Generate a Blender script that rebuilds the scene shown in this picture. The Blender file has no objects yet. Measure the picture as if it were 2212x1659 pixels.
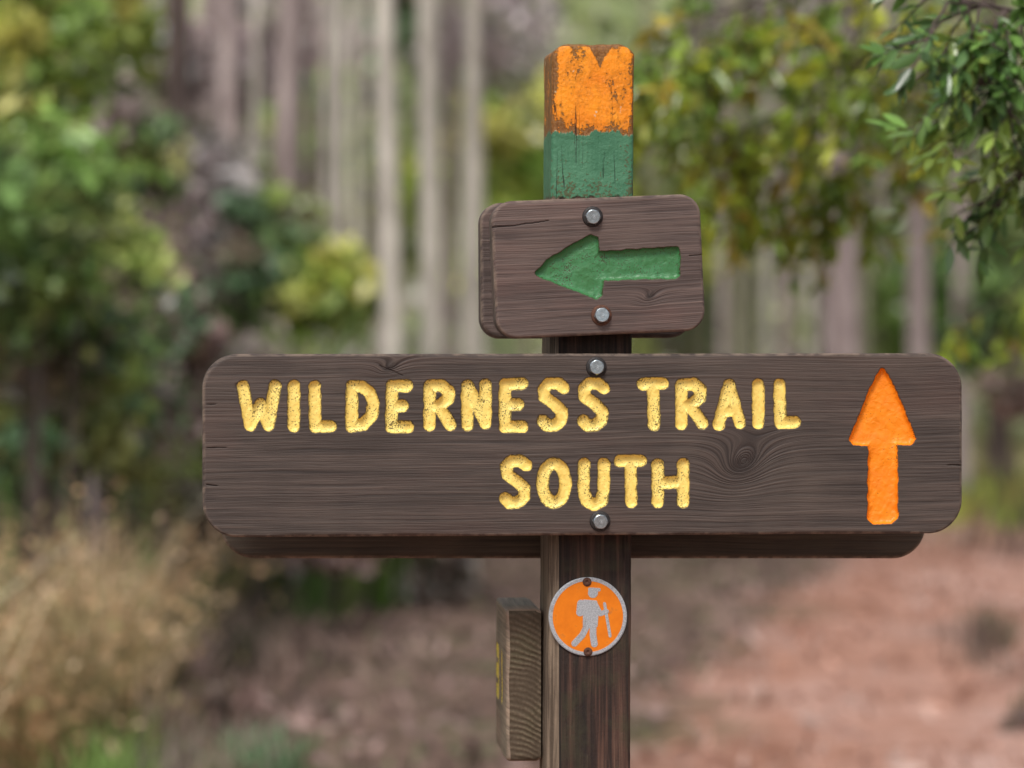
import bpy, math, random
import numpy as np
from mathutils import Matrix, Vector, Euler
random.seed(7); rng=np.random.default_rng(7)
scene=bpy.context.scene
S=0.00048; D=4.0; CZ=1.3          # metres per unit at the sign distance, eye height
TH=math.radians(5.2)              # the post is turned a little
OX,OY=(1276-1106)*S*1.01,4.04

# ---------------------------------------------------------------- helpers
def face(px,py,w=0.0):
    a=(px-1106)*S/D; b=-(py-829.5)*S/D
    ox=OX-w*math.sin(TH); oy=OY+w*math.cos(TH)
    u=(a*oy-ox)/(math.cos(TH)-a*math.sin(TH))
    t=oy+u*math.sin(TH)
    return u, CZ+b*t
def world(px,py,d):
    return ((px-1106)*S*d/D, d, CZ-(py-829.5)*S*d/D)
FRAME=Matrix.Translation((OX,OY,0))@Matrix.Rotation(TH,4,'Z')

def mesh_np(name,V,loops,starts,smooth=True,attrs=None,mats=(),matidx=None):
    me=bpy.data.meshes.new(name)
    V=np.asarray(V,dtype=np.float32); loops=np.asarray(loops,dtype=np.int32); starts=np.asarray(starts,dtype=np.int32)
    me.vertices.add(len(V)); me.vertices.foreach_set('co',V.ravel())
    me.loops.add(len(loops)); me.loops.foreach_set('vertex_index',loops)
    me.polygons.add(len(starts)); me.polygons.foreach_set('loop_start',starts)
    me.update(calc_edges=True)
    if smooth: me.polygons.foreach_set('use_smooth',np.ones(len(starts),dtype=bool))
    for m in mats: me.materials.append(m)
    if matidx is not None: me.polygons.foreach_set('material_index',np.asarray(matidx,dtype=np.int32))
    for k,(typ,arr) in (attrs or {}).items():
        at=me.attributes.new(k,typ,'POINT')
        arr=np.asarray(arr,dtype=np.float32).ravel()
        at.data.foreach_set({'FLOAT':'value','FLOAT_VECTOR':'vector','FLOAT_COLOR':'color'}[typ],arr)
    me.update()
    return me
def add_obj(name,me,parent=None,matrix=None):
    o=bpy.data.objects.new(name,me); scene.collection.objects.link(o)
    if parent is not None:
        o.parent=parent
    if matrix is not None:
        if parent is not None: o.matrix_basis=matrix
        else: o.matrix_world=matrix
    return o
def smoothnoise(x,y,seed=0,octs=3):
    r=np.random.default_rng(seed); out=np.zeros_like(x,dtype=float); a=1.0
    f=1.0
    for i in range(octs):
        for k in range(3):
            th=r.uniform(0,6.28); p=r.uniform(0,6.28)
            out+=a*np.sin(f*(x*math.cos(th)+y*math.sin(th))*r.uniform(.7,1.4)+p)/3
        a*=.5; f*=2.1
    return out

class NT:
    def __init__(s,name):
        s.m=bpy.data.materials.new(name); s.m.use_nodes=True; s.t=s.m.node_tree; s.t.nodes.clear()
        s.out=s.n('ShaderNodeOutputMaterial')
    def n(s,typ,**kw):
        nd=s.t.nodes.new(typ)
        for k,v in kw.items(): setattr(nd,k,v)
        return nd
    def l(s,a,b): s.t.links.new(a,b)
    def setin(s,sock,v):
        if hasattr(v,'is_output'): s.l(v,sock)
        elif isinstance(v,(tuple,list)) and sock.type=='RGBA' and len(v)==3: sock.default_value=(*v,1)
        else: sock.default_value=v
    def attr(s,name,out='Fac'):
        return s.n('ShaderNodeAttribute',attribute_name=name).outputs[out]
    def math(s,op,a,b=0.0,c=None,clamp=False):
        nd=s.n('ShaderNodeMath',operation=op); nd.use_clamp=clamp
        s.setin(nd.inputs[0],a); s.setin(nd.inputs[1],b)
        if c is not None: s.setin(nd.inputs[2],c)
        return nd.outputs[0]
    def vmul(s,v,sc,off=(0,0,0)):
        nd=s.n('ShaderNodeVectorMath',operation='MULTIPLY_ADD'); s.setin(nd.inputs[0],v); nd.inputs[1].default_value=sc; nd.inputs[2].default_value=off
        return nd.outputs[0]
    def noise(s,v,scale=1,detail=3,rough=.5,dist=0,col=False):
        nd=s.n('ShaderNodeTexNoise'); s.setin(nd.inputs['Vector'],v)
        nd.inputs['Scale'].default_value=scale; nd.inputs['Detail'].default_value=detail; nd.inputs['Roughness'].default_value=rough; nd.inputs['Distortion'].default_value=dist
        return nd.outputs['Color' if col else 'Fac']
    def rng(s,v,a,b,c=0.,d=1.):
        nd=s.n('ShaderNodeMapRange')
        s.setin(nd.inputs[0],v)
        for i,x in enumerate((a,b,c,d)): s.setin(nd.inputs[i+1],x)
        return nd.outputs[0]
    def mix(s,f,a,b,mode='MIX'):
        nd=s.n('ShaderNodeMix',data_type='RGBA',blend_type=mode)
        s.setin(nd.inputs[0],f); s.setin(nd.inputs[6],a); s.setin(nd.inputs[7],b)
        return nd.outputs[2]
    def ramp(s,f,stops):
        nd=s.n('ShaderNodeValToRGB'); s.l(f,nd.inputs[0]); e=nd.color_ramp.elements
        while len(e)<len(stops): e.new(.5)
        for i,(p,c) in enumerate(stops): e[i].position=p; e[i].color=(*c,1)
        return nd.outputs[0]
    def bump(s,h,dist,strength=1.0,normal=None):
        nd=s.n('ShaderNodeBump'); s.setin(nd.inputs['Height'],h); nd.inputs['Distance'].default_value=dist; nd.inputs['Strength'].default_value=strength
        if normal is not None: s.l(normal,nd.inputs['Normal'])
        return nd.outputs[0]
    def principled(s,col,rough=.7,normal=None,metal=0.,spec=.5):
        p=s.n('ShaderNodeBsdfPrincipled'); s.setin(p.inputs['Base Color'],col); s.setin(p.inputs['Roughness'],rough); s.setin(p.inputs['Metallic'],metal)
        s.setin(p.inputs['Specular IOR Level'],spec)
        if normal is not None: s.l(normal,p.inputs['Normal'])
        return p.outputs[0]
    def done(s,sh): s.l(sh,s.out.inputs[0]); return s.m

# ---------------------------------------------------------------- materials
def wood_board_mat(name,base,paintcol,paint2=None,red=.4):
    t=NT(name)
    g=t.attr('gvec','Vector'); gs=t.n('ShaderNodeSeparateXYZ'); t.l(g,gs.inputs[0])
    kn=t.attr('knot')
    n1=t.noise(t.vmul(g,(6,300,20)),1,5,.62)
    n2=t.noise(t.vmul(g,(2.5,62,8)),1,3,.55)
    n3=t.noise(t.vmul(g,(26,1100,30)),1,2,.5)
    n4=t.noise(t.vmul(g,(5,14,7)),1,4,.6)
    n5=t.noise(t.vmul(g,(9,11,7),(4,2,0)),1,3,.6)
    ph=t.math('ADD',t.math('MULTIPLY',gs.outputs[1],1250.0),t.math('MULTIPLY',n2,22.0))
    ring=t.rng(t.math('SINE',ph),-.2,1.0)
    b=np.array(base)
    c=t.ramp(n2,[(.25,tuple(b*.70)),(.5,tuple(b)),(.75,tuple(b*1.28))])
    c=t.mix(t.math('MULTIPLY',ring,t.rng(kn,0,.6,.22,.78)),c,tuple(b*np.array([.40,.38,.40])))
    c=t.mix(t.rng(n1,.32,.54,.72,0),c,tuple(b*np.array([.32,.31,.33])))
    c=t.mix(t.rng(n1,.55,.74,0,.46),c,tuple(b*np.array([2.2,2.12,2.05])))
    c=t.mix(t.rng(n3,.28,.42,.5,0),c,(.012,.009,.008))
    c=t.mix(t.rng(n4,.50,.68,0,red),c,(b[0]*1.65,b[1]*1.25,b[2]*1.2))
    c=t.mix(t.rng(n4,.30,.46,.5,0),c,tuple(b*.45))
    c=t.mix(t.rng(n5,.52,.70,0,.38),c,tuple(b*np.array([1.35,1.38,1.32])))
    e=t.attr('edge'); en=t.noise(g,90,3,.6)
    wear=t.math('MULTIPLY',t.rng(e,.0,.0035,1,0),t.rng(en,.42,.6))
    c=t.mix(t.math('MULTIPLY',wear,.75),c,(.26,.19,.14))
    k=t.rng(kn,.78,1.0,0,.75); c=t.mix(k,c,(.020,.013,.011))
    ck=t.rng(t.attr('crack'),-.0002,.0004,1,0); c=t.mix(ck,c,(.008,.006,.005))
    pn=t.noise(g,260,2,.5); pn2=t.noise(g,620,3,.6); pn3=t.noise(t.vmul(g,(1,1,1)),48,3,.6)
    def paint(c,att,col,dirt):
        sd=t.attr(att)
        sdn=t.math('ADD',sd,t.math('MULTIPLY',t.math('SUBTRACT',pn,.5),.0012))
        m=t.rng(sdn,-.0003,.0002,1,0)
        pc=t.mix(t.rng(pn3,.35,.68),tuple(np.array(col)*np.array([.90,.84,.70])),tuple(np.minimum(np.array(col)*1.08,1)))
        rim=t.rng(sdn,-.0020,-.0004,0,1)
        spk=t.rng(t.math('ADD',t.math('ADD',pn2,t.math('MULTIPLY',rim,.12)),t.math('MULTIPLY',pn3,.50)),dirt,dirt+.03)
        pc=t.mix(t.math('MULTIPLY',spk,.85),pc,(.05,.032,.014))
        edge=t.rng(sdn,-.0009,.0002,0,.8)
        pc=t.mix(edge,pc,(.06,.035,.013))
        return t.mix(m,c,pc),m
    c,m1=paint(c,'paint',paintcol,.85)
    m=m1
    if paint2:
        c,m2=paint(c,'paint2',paint2,.935); m=t.math('MAXIMUM',m1,m2)
    hgt=t.math('SUBTRACT',t.math('ADD',t.math('MULTIPLY',n1,.9),t.math('MULTIPLY',n3,.4)),t.math('MULTIPLY',ring,t.rng(kn,0,.8,.08,.4)))
    hw=t.math('MULTIPLY',hgt,t.math('SUBTRACT',1.0,m))
    hp=t.math('MULTIPLY',t.noise(t.vmul(g,(1,1,1)),130,2,.5,.6),m)
    nb=t.bump(t.math('ADD',hw,t.math('MULTIPLY',hp,1.1)),.0012,.85)
    return t.done(t.principled(c,t.rng(m,0,1,.62,.42),nb,0,t.rng(m,0,1,.34,.45)))

def simple_mat(name,col,rough=.6,metal=0.,ns=0,var=.3,bump=0):
    t=NT(name); tc=t.n('ShaderNodeTexCoord').outputs['Object']
    c=col; nb=None
    if ns:
        n=t.noise(tc,ns,4,.6)
        c=t.mix(t.rng(n,.3,.7),tuple(np.array(col)*(1-var)),tuple(np.minimum(np.array(col)*(1+var),1)))
        if bump: nb=t.bump(n,bump,.6)
    return t.done(t.principled(c,rough,nb,metal))

M_MAIN=wood_board_mat('stained_board_wood',(.076,.0555,.0455),(.96,.73,.21),(.97,.262,.006),.28)
M_SMALL=wood_board_mat('stained_board_wood_small',(.110,.076,.065),(.052,.205,.080),None,.4)
M_BACK=wood_board_mat('stained_board_wood_back',(.070,.052,.036),(.93,.66,.135))
M_SIDE=wood_board_mat('weathered_board_wood',(.26,.20,.14),(1.0,.75,.08))

def endgrain_mat():
    t=NT('end_grain'); tc=t.n('ShaderNodeTexCoord').outputs['Object']
    v=t.vmul(tc,(1,1,1),(0.0,-.005,.045))
    sx=t.n('ShaderNodeSeparateXYZ'); t.l(v,sx.inputs[0])
    nz=t.noise(tc,18,2,.5)
    y2=t.math('MULTIPLY',sx.outputs[1],.45)
    z=t.math('ADD',sx.outputs[2],t.math('MULTIPLY',nz,.018))
    r=t.math('ADD',t.math('MULTIPLY',t.math('MULTIPLY',y2,y2),70.0),z)
    w=t.math('SINE',t.math('MULTIPLY',r,1000.0)); w=t.rng(w,-1,1)
    n=t.noise(tc,300,3,.6); n2=t.noise(tc,22,3,.6)
    w2=t.math('MULTIPLY',w,t.rng(n2,.35,.62,.12,1))
    c=t.mix(t.math('MULTIPLY',w2,.7),(.085,.063,.043),(.22,.165,.115))
    c=t.mix(t.rng(n2,.5,.68,0,.35),c,(.095,.088,.045))
    c=t.mix(t.rng(n,.35,.6,.5,0),c,(.06,.042,.026))
    nb=t.bump(t.math('ADD',w2,t.math('MULTIPLY',n,.5)),.0012,.8)
    return t.done(t.principled(c,.85,nb,0,.15))
M_END=endgrain_mat()

def post_mat(zo,zg,ztop):
    t=NT('painted_post_wood'); tc=t.n('ShaderNodeTexCoord').outputs['Object']
    sp=t.n('ShaderNodeSeparateXYZ'); t.l(tc,sp.inputs[0]); X,Y,Z=sp.outputs
    g1=t.noise(t.vmul(tc,(300,300,8)),1,4,.6); g2=t.noise(t.vmul(tc,(85,85,3)),1,3,.6); blot=t.noise(tc,24,4,.6); fine=t.noise(tc,330,3,.6)
    wood=t.ramp(g2,[(.32,(.013,.008,.006)),(.47,(.040,.022,.015)),(.60,(.095,.046,.031)),(.75,(.14,.082,.055))])
    wood=t.mix(t.rng(g1,.40,.58,.75,0),wood,(.012,.007,.006))
    wood=t.mix(t.rng(blot,.5,.68,0,.55),wood,(.046,.044,.020))
    lft=t.rng(t.math('ADD',X,t.math('MULTIPLY',t.math('SUBTRACT',g2,.5),.005)),-.034,-.0325,1,0)
    wl=t.mix(t.rng(g1,.4,.62),(.085,.060,.040),(.27,.20,.14))
    wood=t.mix(t.math('MULTIPLY',lft,.9),wood,wl)
    seam=t.rng(t.math('ABSOLUTE',t.math('ADD',X,.0322)),.0006,.0014,.85,0); wood=t.mix(seam,wood,(.008,.005,.004))
    wood=t.mix(t.math('MULTIPLY',t.rng(g1,.64,.74),.4),wood,(.24,.18,.13))
    wob=t.noise(t.vmul(tc,(60,60,14)),1,4,.65)
    green=t.mix(t.rng(blot,.35,.65),(.045,.155,.080),(.072,.205,.11))
    lowg=t.math('MULTIPLY',t.rng(Z,zg-.012,zg+.03,.17,0),1.0)
    chipg=t.math('GREATER_THAN',t.math('ADD',t.math('ADD',t.math('MULTIPLY',fine,.6),t.math('MULTIPLY',wob,.5)),lowg),.67)
    green=t.mix(t.math('MULTIPLY',chipg,.8),green,(.085,.075,.03))
    orange=t.mix(t.rng(blot,.3,.7),(.80,.205,.005),(.97,.33,.012))
    topw=t.rng(Z,ztop-.010,ztop-.002,0,.10)
    loww=t.rng(Z,zo-.002,zo+.016,.16,0)
    xc=t.math('ABSOLUTE',t.math('SUBTRACT',X,.010)); notch=t.rng(t.math('ADD',t.math('MULTIPLY',xc,1.9),t.math('SUBTRACT',ztop,Z)),.013,.026,.45,0)
    topface=t.rng(Z,ztop-.0012,ztop-.0002,0,.5)
    side=t.rng(t.math('ABSOLUTE',t.math('SUBTRACT',X,.003)),.036,.0435,0,.14)
    patch=t.noise(t.vmul(tc,(38,38,24),(1.3,0,.4)),1,5,.72)
    wv=t.math('ADD',t.math('ADD',t.math('ADD',t.math('MULTIPLY',patch,.95),t.math('MULTIPLY',fine,.34)),topw),t.math('ADD',t.math('ADD',loww,notch),side))
    wv=t.math('ADD',wv,topface)
    chip=t.rng(wv,.725,.755)
    bare=t.mix(t.rng(fine,.4,.6),(.045,.028,.012),(.15,.09,.035))
    orange=t.mix(t.math('MULTIPLY',chip,.85),orange,bare)
    stain=t.math('MULTIPLY',t.rng(wv,.60,.73),.42); orange=t.mix(t.math('MULTIPLY',stain,t.math('SUBTRACT',1.0,chip)),orange,(.28,.11,.01))
    lic=t.math('MULTIPLY',t.rng(t.noise(tc,75,2,.5),.68,.72),.7); orange=t.mix(lic,orange,(.62,.55,.38))
    zz=t.math('ADD',Z,t.math('MULTIPLY',t.math('SUBTRACT',wob,.5),.034))
    isO=t.rng(zz,zo-.001,zo+.001); isG=t.rng(zz,zg-.001,zg+.001)
    c=t.mix(isG,wood,green); c=t.mix(isO,c,orange)
    ckn=t.noise(t.vmul(tc,(70,70,2.0),(3,5,1)),1,2,.4); ck=t.math('LESS_THAN',t.math('ABSOLUTE',t.math('SUBTRACT',ckn,.5)),.006)
    ck=t.math('MULTIPLY',ck,t.rng(t.noise(t.vmul(tc,(20,20,7)),1,2,.5),.56,.60))
    c=t.mix(t.math('MULTIPLY',ck,.8),c,(.010,.007,.005))
    h=t.math('ADD',t.math('MULTIPLY',g1,.6),t.math('MULTIPLY',fine,.5)); h=t.math('ADD',h,t.math('MULTIPLY',blot,1.0))
    h=t.math('ADD',h,t.math('MULTIPLY',t.noise(tc,120,3,.6),t.math('MULTIPLY',isG,1.2)))
    h=t.math('SUBTRACT',h,t.math('MULTIPLY',t.math('MULTIPLY',chip,isO),.9)); h=t.math('SUBTRACT',h,t.math('MULTIPLY',ck,1.5))
    return t.done(t.principled(c,t.rng(isG,0,1,.75,.5),t.bump(h,.0013,.85),0,.35))

def leaf_mat(name,rough=.45,trans=.35,spec=.4):
    t=NT(name); col=t.attr('col','Color')
    p=t.principled(col,rough,None,0,spec)
    tr=t.n('ShaderNodeBsdfTranslucent'); t.l(col,tr.inputs[0])
    mx=t.n('ShaderNodeMixShader'); mx.inputs[0].default_value=trans; t.l(p,mx.inputs[1]); t.l(tr.outputs[0],mx.inputs[2])
    return t.done(mx.outputs[0])
M_LEAF=leaf_mat('leaf',.32,.35,.7); M_OAKLEAF=leaf_mat('oak_leaf',.30,.36,.7); M_GRASS=leaf_mat('grass_blade',.7,.4,.1)
def bark_mat(name,a,b):
    t=NT(name); tc=t.n('ShaderNodeTexCoord').outputs['Object']
    n=t.noise(t.vmul(tc,(9,9,2.2)),1,5,.65); n2=t.noise(t.vmul(tc,(2,2,.8)),1,3,.6)
    c=t.mix(t.rng(n,.35,.65),a,b); c=t.mix(t.rng(n2,.5,.7,0,.5),c,tuple(np.array(a)*.6))
    return t.done(t.principled(c,.9,t.bump(n,.03,.8),0,.1))
M_BARKS={'pale':bark_mat('pale_bark',(.36,.32,.27),(.76,.70,.60)),
 'pink':bark_mat('pine_bark',(.25,.19,.18),(.56,.46,.43)),
 'dark':bark_mat('dark_bark',(.05,.037,.033),(.17,.13,.115)),
 'green':bark_mat('mossy_bark',(.15,.14,.09),(.34,.32,.22))}

# ---------------------------------------------------------------- distance fields
def sd_caps(X,Z,segs,r):
    d=np.full(X.shape,9.)
    for (ax,az),(bx,bz) in segs:
        vx,vz=bx-ax,bz-az; L=vx*vx+vz*vz+1e-12
        t=np.clip(((X-ax)*vx+(Z-az)*vz)/L,0,1)
        d=np.minimum(d,np.hypot(X-ax-t*vx,Z-az-t*vz))
    return d-r
def sd_poly(X,Z,pts):
    d=np.full(X.shape,9.); ins=np.zeros(X.shape,bool); n=len(pts)
    for i in range(n):
        ax,az=pts[i]; bx,bz=pts[(i+1)%n]
        vx,vz=bx-ax,bz-az; L=vx*vx+vz*vz+1e-12
        t=np.clip(((X-ax)*vx+(Z-az)*vz)/L,0,1)
        d=np.minimum(d,np.hypot(X-ax-t*vx,Z-az-t*vz))
        c=((az>Z)!=(bz>Z)); xi=ax+(Z-az)/(bz-az+1e-12)*(bx-ax)
        ins^=c&(X<xi)
    return np.where(ins,-d,d)

def make_board(name,W,H,R,T,mats,step=.0008,strokes=None,sr=.0063,polys=None,polys2=None,cracks=None,knots=(),seed=1,endface=False,parent=None,matrix=None,rough=.0006,cd=.0048):
    na=28
    ang=np.linspace(0,math.pi/2,na)[1:]
    mid=np.linspace(-(W/2-R),W/2-R,max(4,int((W-2*R)/step)))
    right=W/2-R+R*np.sin(ang)
    xs=np.concatenate([-right[::-1],mid,right])
    hh=np.where(np.abs(xs)>W/2-R, H/2-R+np.sqrt(np.maximum(R*R-(np.abs(xs)-(W/2-R))**2,0)), H/2)
    hh=np.maximum(hh,H/2-R)
    nv=max(6,int(H/step)); v=np.linspace(-1,1,nv)
    er=.0035
    X=np.repeat(xs[:,None],nv,1); Z=hh[:,None]*v[None,:]
    qx=np.abs(X)-(W/2-R); qz=np.abs(Z)-(H/2-R)
    so=np.hypot(np.maximum(qx,0),np.maximum(qz,0))+np.minimum(np.maximum(qx,qz),0)-R
    edge=np.maximum(-so,0)
    ern=er*(1+.35*smoothnoise(X*60,Z*60,seed+5,2))
    e=np.clip(edge/ern,0,1); Y=ern*(1-np.sqrt(np.maximum(1-(1-e)**2,0)))
    Y+=rough*.6*smoothnoise(X*14,Z*60,seed,3)
    sd1=np.full(X.shape,.05); sd2=np.full(X.shape,.05); ck=np.full(X.shape,.05)
    wob=.00045*smoothnoise(X*420,Z*420,seed+9,2)+.0003*smoothnoise(X*130,Z*130,seed+12,2)
    if strokes:
        sd=sd_caps(X,Z,strokes,sr)+wob
        q=np.clip((sd+sr)/sr,0,1)
        Y+=np.where(sd<0,cd*(1-q**3.0)**.75+.0003*smoothnoise(X*500,Z*500,3,2)*(sd<-.001),0)
        sd1=np.minimum(sd1,sd)
    for lst,tag in ((polys,1),(polys2,2)):
        if lst:
            for pts,rr in lst:
                sd=sd_poly(X,Z,pts)-rr+wob*1.4
                dep=.0062*(1-np.exp(np.minimum(sd,0)/.0017))
                dep+=np.where(sd<-.001,.00060*smoothnoise(X*150,Z*150,seed+20,3)*np.clip(-sd/.004,0,1),0)
                Y+=np.where(sd<0,dep,0)
                if tag==1: sd1=np.minimum(sd1,sd)
                else: sd2=np.minimum(sd2,sd)
    if cracks:
        for pl,wd in cracks:
            segs=[(pl[i],pl[i+1]) for i in range(len(pl)-1)]
            c=sd_caps(X,Z+.0008*smoothnoise(X*120,Z*0,seed+3,2),segs,wd); ck=np.minimum(ck,c)
        Y+=np.where(ck<.0004,.0012,0)
    F=Z+.0035*smoothnoise(X*7,Z*22,seed+40,3)
    kn=np.zeros(X.shape)
    for (kx,kz,a,b,A) in knots:
        dx=X-kx; dz=Z-kz-.35*dx
        rr=np.sqrt((dx/a)**2+(dz/b)**2)
        F=F+A*np.exp(-rr**1.15)*(1+.10*smoothnoise(X*90,Z*90,seed+77,2)); kn=np.maximum(kn,np.exp(-(rr*.62)**2))
    nx=len(xs)
    V=np.stack([X,Y,Z],-1).reshape(-1,3)
    idx=np.arange(nx*nv).reshape(nx,nv)
    a=idx[:-1,:-1].ravel();b=idx[1:,:-1].ravel();c=idx[1:,1:].ravel();d=idx[:-1,1:].ravel()
    quads=np.stack([a,b,c,d],-1)
    loop=np.concatenate([idx[:,0],idx[-1,1:],idx[::-1,-1][1:],idx[0,::-1][1:-1]])
    nl=len(loop); LV=V[loop]
    rows=[0,.15,.5,.85,1.]; base=len(V); newV=[]
    for i,f in enumerate(rows[1:]):
        P=LV.copy(); P[:,1]=LV[:,1]+(T-LV[:,1])*f
        if i==len(rows)-2:
            P[:,0]*=1-.002/(W/2); P[:,2]*=1-.002/(H/2)
        newV.append(P)
    newV=np.concatenate(newV)
    loops_i=[loop]+[np.arange(nl)+base+i*nl for i in range(len(rows)-1)]
    rim=[]
    for i in range(len(rows)-1):
        A,B=loops_i[i],loops_i[i+1]
        rim.append(np.stack([A,B,np.roll(B,-1),np.roll(A,-1)],-1))
    rim=np.concatenate(rim)
    V2=np.concatenate([V,newV])
    allq=np.concatenate([quads,rim])
    back=loops_i[-1]
    loops=np.concatenate([allq.ravel(),back]); starts=np.concatenate([np.arange(len(allq))*4,[len(allq)*4]])
    n2=len(newV)
    def ext(arr,val=None):
        if val is None: return np.concatenate([arr.ravel(),np.tile(arr.ravel()[loop],len(rows)-1)])
        return np.concatenate([arr.ravel(),np.full(n2,val)])
    Fx=ext(F); g=np.stack([V2[:,0],Fx+V2[:,1]*.6,V2[:,1]+seed*1.3],-1)
    eg=np.concatenate([edge.ravel(),np.concatenate([np.full(nl,x) for x in (.001,.02,.02,.002)])])
    attrs={'gvec':('FLOAT_VECTOR',g),'edge':('FLOAT',eg),'knot':('FLOAT',ext(kn)),'crack':('FLOAT',ext(ck)),
           'paint':('FLOAT',ext(sd1,.05)),'paint2':('FLOAT',ext(sd2,.05))}
    mi=np.zeros(len(starts),int)
    if endface:
        mx=V2[rim].mean(1)[:,0]; sel=mx>W/2-R*.35; mi[len(quads):len(quads)+len(rim)][sel]=1
    me=mesh_np(name,V2,loops,starts,True,attrs,mats,mi)
    return add_obj(name,me,parent,matrix)

def board_frame(pcx,pcy,w,roll):
    uc,zc=face(pcx,pcy,w)
    M=FRAME@Matrix.Translation((uc,w,zc))@Matrix.Rotation(roll,4,'Y')
    def loc(px,py):
        u,z=face(px,py,w); u-=uc; z-=zc
        return (u*math.cos(-roll)+z*math.sin(-roll), -u*math.sin(-roll)+z*math.cos(-roll))
    return M,loc

# ---------------------------------------------------------------- letters
def letter_strokes():
    L=[]
    def pl(*p): L.append(list(p))
    pl((525,835),(541,918),(562,874),(580,918),(594,835))
    pl((635,834),(635,920))
    pl((680,836),(681,922),(714,921))
    pl((760,921),(761,835),(782,836),(799,848),(807,872),(803,898),(785,917),(760,921))
    pl((879,834),(847,835),(846,922),(880,922)); pl((847,878),(870,877))
    R=[[(928,918),(928,835),(954,833),(969,845),(968,862),(952,876),(928,880)],[(948,880),(973,917)]]
    for r in R: L.append(r); L.append([(x+544,y-3) for x,y in r])
    pl((1010,918),(1010,834),(1049,914),(1049,831))
    pl((1128,829),(1091,831),(1091,922),(1128,922)); pl((1091,875),(1119,874))
    Sx=[(1217,838),(1206,829),(1187,829),(1175,840),(1177,858),(1198,873),(1214,889),(1213,907),(1199,919),(1182,919),(1173,910)]
    L.append(Sx); L.append([(x+87,y) for x,y in Sx]); L.append([(x-81,y+167) for x,y in Sx])
    pl((1389,830),(1432,829)); pl((1411,830),(1413,917))
    pl((1553,917),(1575,832),(1598,914)); pl((1563,888),(1590,887))
    pl((1638,831),(1638,914)); pl((1684,831),(1686,914),(1717,912))
    L.append([(1197+25*math.cos(a),1044+42*math.sin(a)) for a in np.linspace(0,2*math.pi,20)])
    pl((1262,1002),(1261,1060),(1268,1083),(1284,1091),(1299,1083),(1304,1060),(1305,1002))
    pl((1340,996),(1384,995)); pl((1362,996),(1364,1085))
    pl((1421,1004),(1421,1085)); pl((1476,1002),(1476,1085)); pl((1421,1045),(1476,1041))
    return L

WF=-.0385
M,loc=board_frame(1265.5,960,WF,-math.radians(.10))
x0,_=loc(445,960); x1,_=loc(2086,960); _,z0=loc(1265,1158); _,z1=loc(1265,765.5)
segs=[]
for pl in letter_strokes():
    q=[loc(*p) for p in pl]; segs+=[(q[i],q[i+1]) for i in range(len(q)-1)]
arrow=[loc(*p) for p in [(1906,800),(1926,836),(1950,890),(1973,948),(1966,955),(1933,955),(1934,1118),(1925,1126),(1888,1127),(1880,1118),(1881,957),(1846,956),(1840,950),(1862,896),(1886,840)]]
cr=[([loc(447,966),loc(490,967)],.0002),([loc(447,1046),loc(470,1049)],.0003),([loc(447,872),loc(465,873)],.0002),
    ([loc(2084,1005),loc(2050,1004)],.0002),([loc(820,788),loc(870,812)],.0000)]
kn=[(*loc(1606,998),.021,.018,.058),(*loc(845,792),.013,.007,.014)]
trail=make_board('trail_sign',x1-x0,z1-z0,.036,.038,[M_MAIN],.00062,segs,.0067,None,[(arrow,.0032)],cr,kn,3,matrix=M)
W1,H1=x1-x0,z1-z0

M2,loc2=board_frame(1293,575,WF,-math.radians(2.5))
g_arrow=[loc2(*p) for p in [(1162,590),(1185,566),(1240,532),(1277,512),(1288,516),(1291,548),(1340,546),(1462,538),(1464,545),(1465,592),(1459,597),(1300,600),(1297,635),(1288,641),(1240,622),(1175,598)]]
cr2=[([loc2(1064,490),loc2(1120,487),loc2(1185,478)],.0002),([loc2(1519,550),loc2(1490,553)],.0001)]
small=make_board('arrow_sign',455*S,297*S,.022,.038,[M_SMALL],.00062,None,.006,[(g_arrow,.0030)],None,cr2,[(*loc2(1405,640),.009,.006,.011)],11,matrix=M2)

WB=.089
Mb,_=board_frame(1245,1016,WB,math.radians(.25))
rear=make_board('trail_sign',1528*S*1.035,H1,.036,.038,[M_BACK],.003,seed=21,matrix=Mb)
Mb2,_=board_frame(1266,584,WB,-math.radians(.3))
rear2=make_board('arrow_sign',455*S*1.035,293*S*1.03,.022,.038,[M_SMALL],.003,seed=25,matrix=Mb2)

zc=face(1120,1478,.05)[1]; SW,SH=.20,.161
Ms=FRAME@Matrix.Translation((-.0815,.045+SW/2,zc))@Matrix.Rotation(-math.pi/2-math.radians(1.9),4,'Z')@Matrix.Rotation(math.radians(.6),4,'Y')
sst=[((.015,.024),(.015,-.020)),((-.048,.024),(-.048,-.020)),((-.085,.024),(-.048,.024)),((-.085,.002),(-.048,.002)),((-.085,-.020),(-.048,-.020))]
side=make_board('trail_sign',SW,SH,.006,.037,[M_SIDE,M_END],.0010,sst,.0085,seed=31,endface=True,matrix=Ms,cd=.0008)

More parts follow.
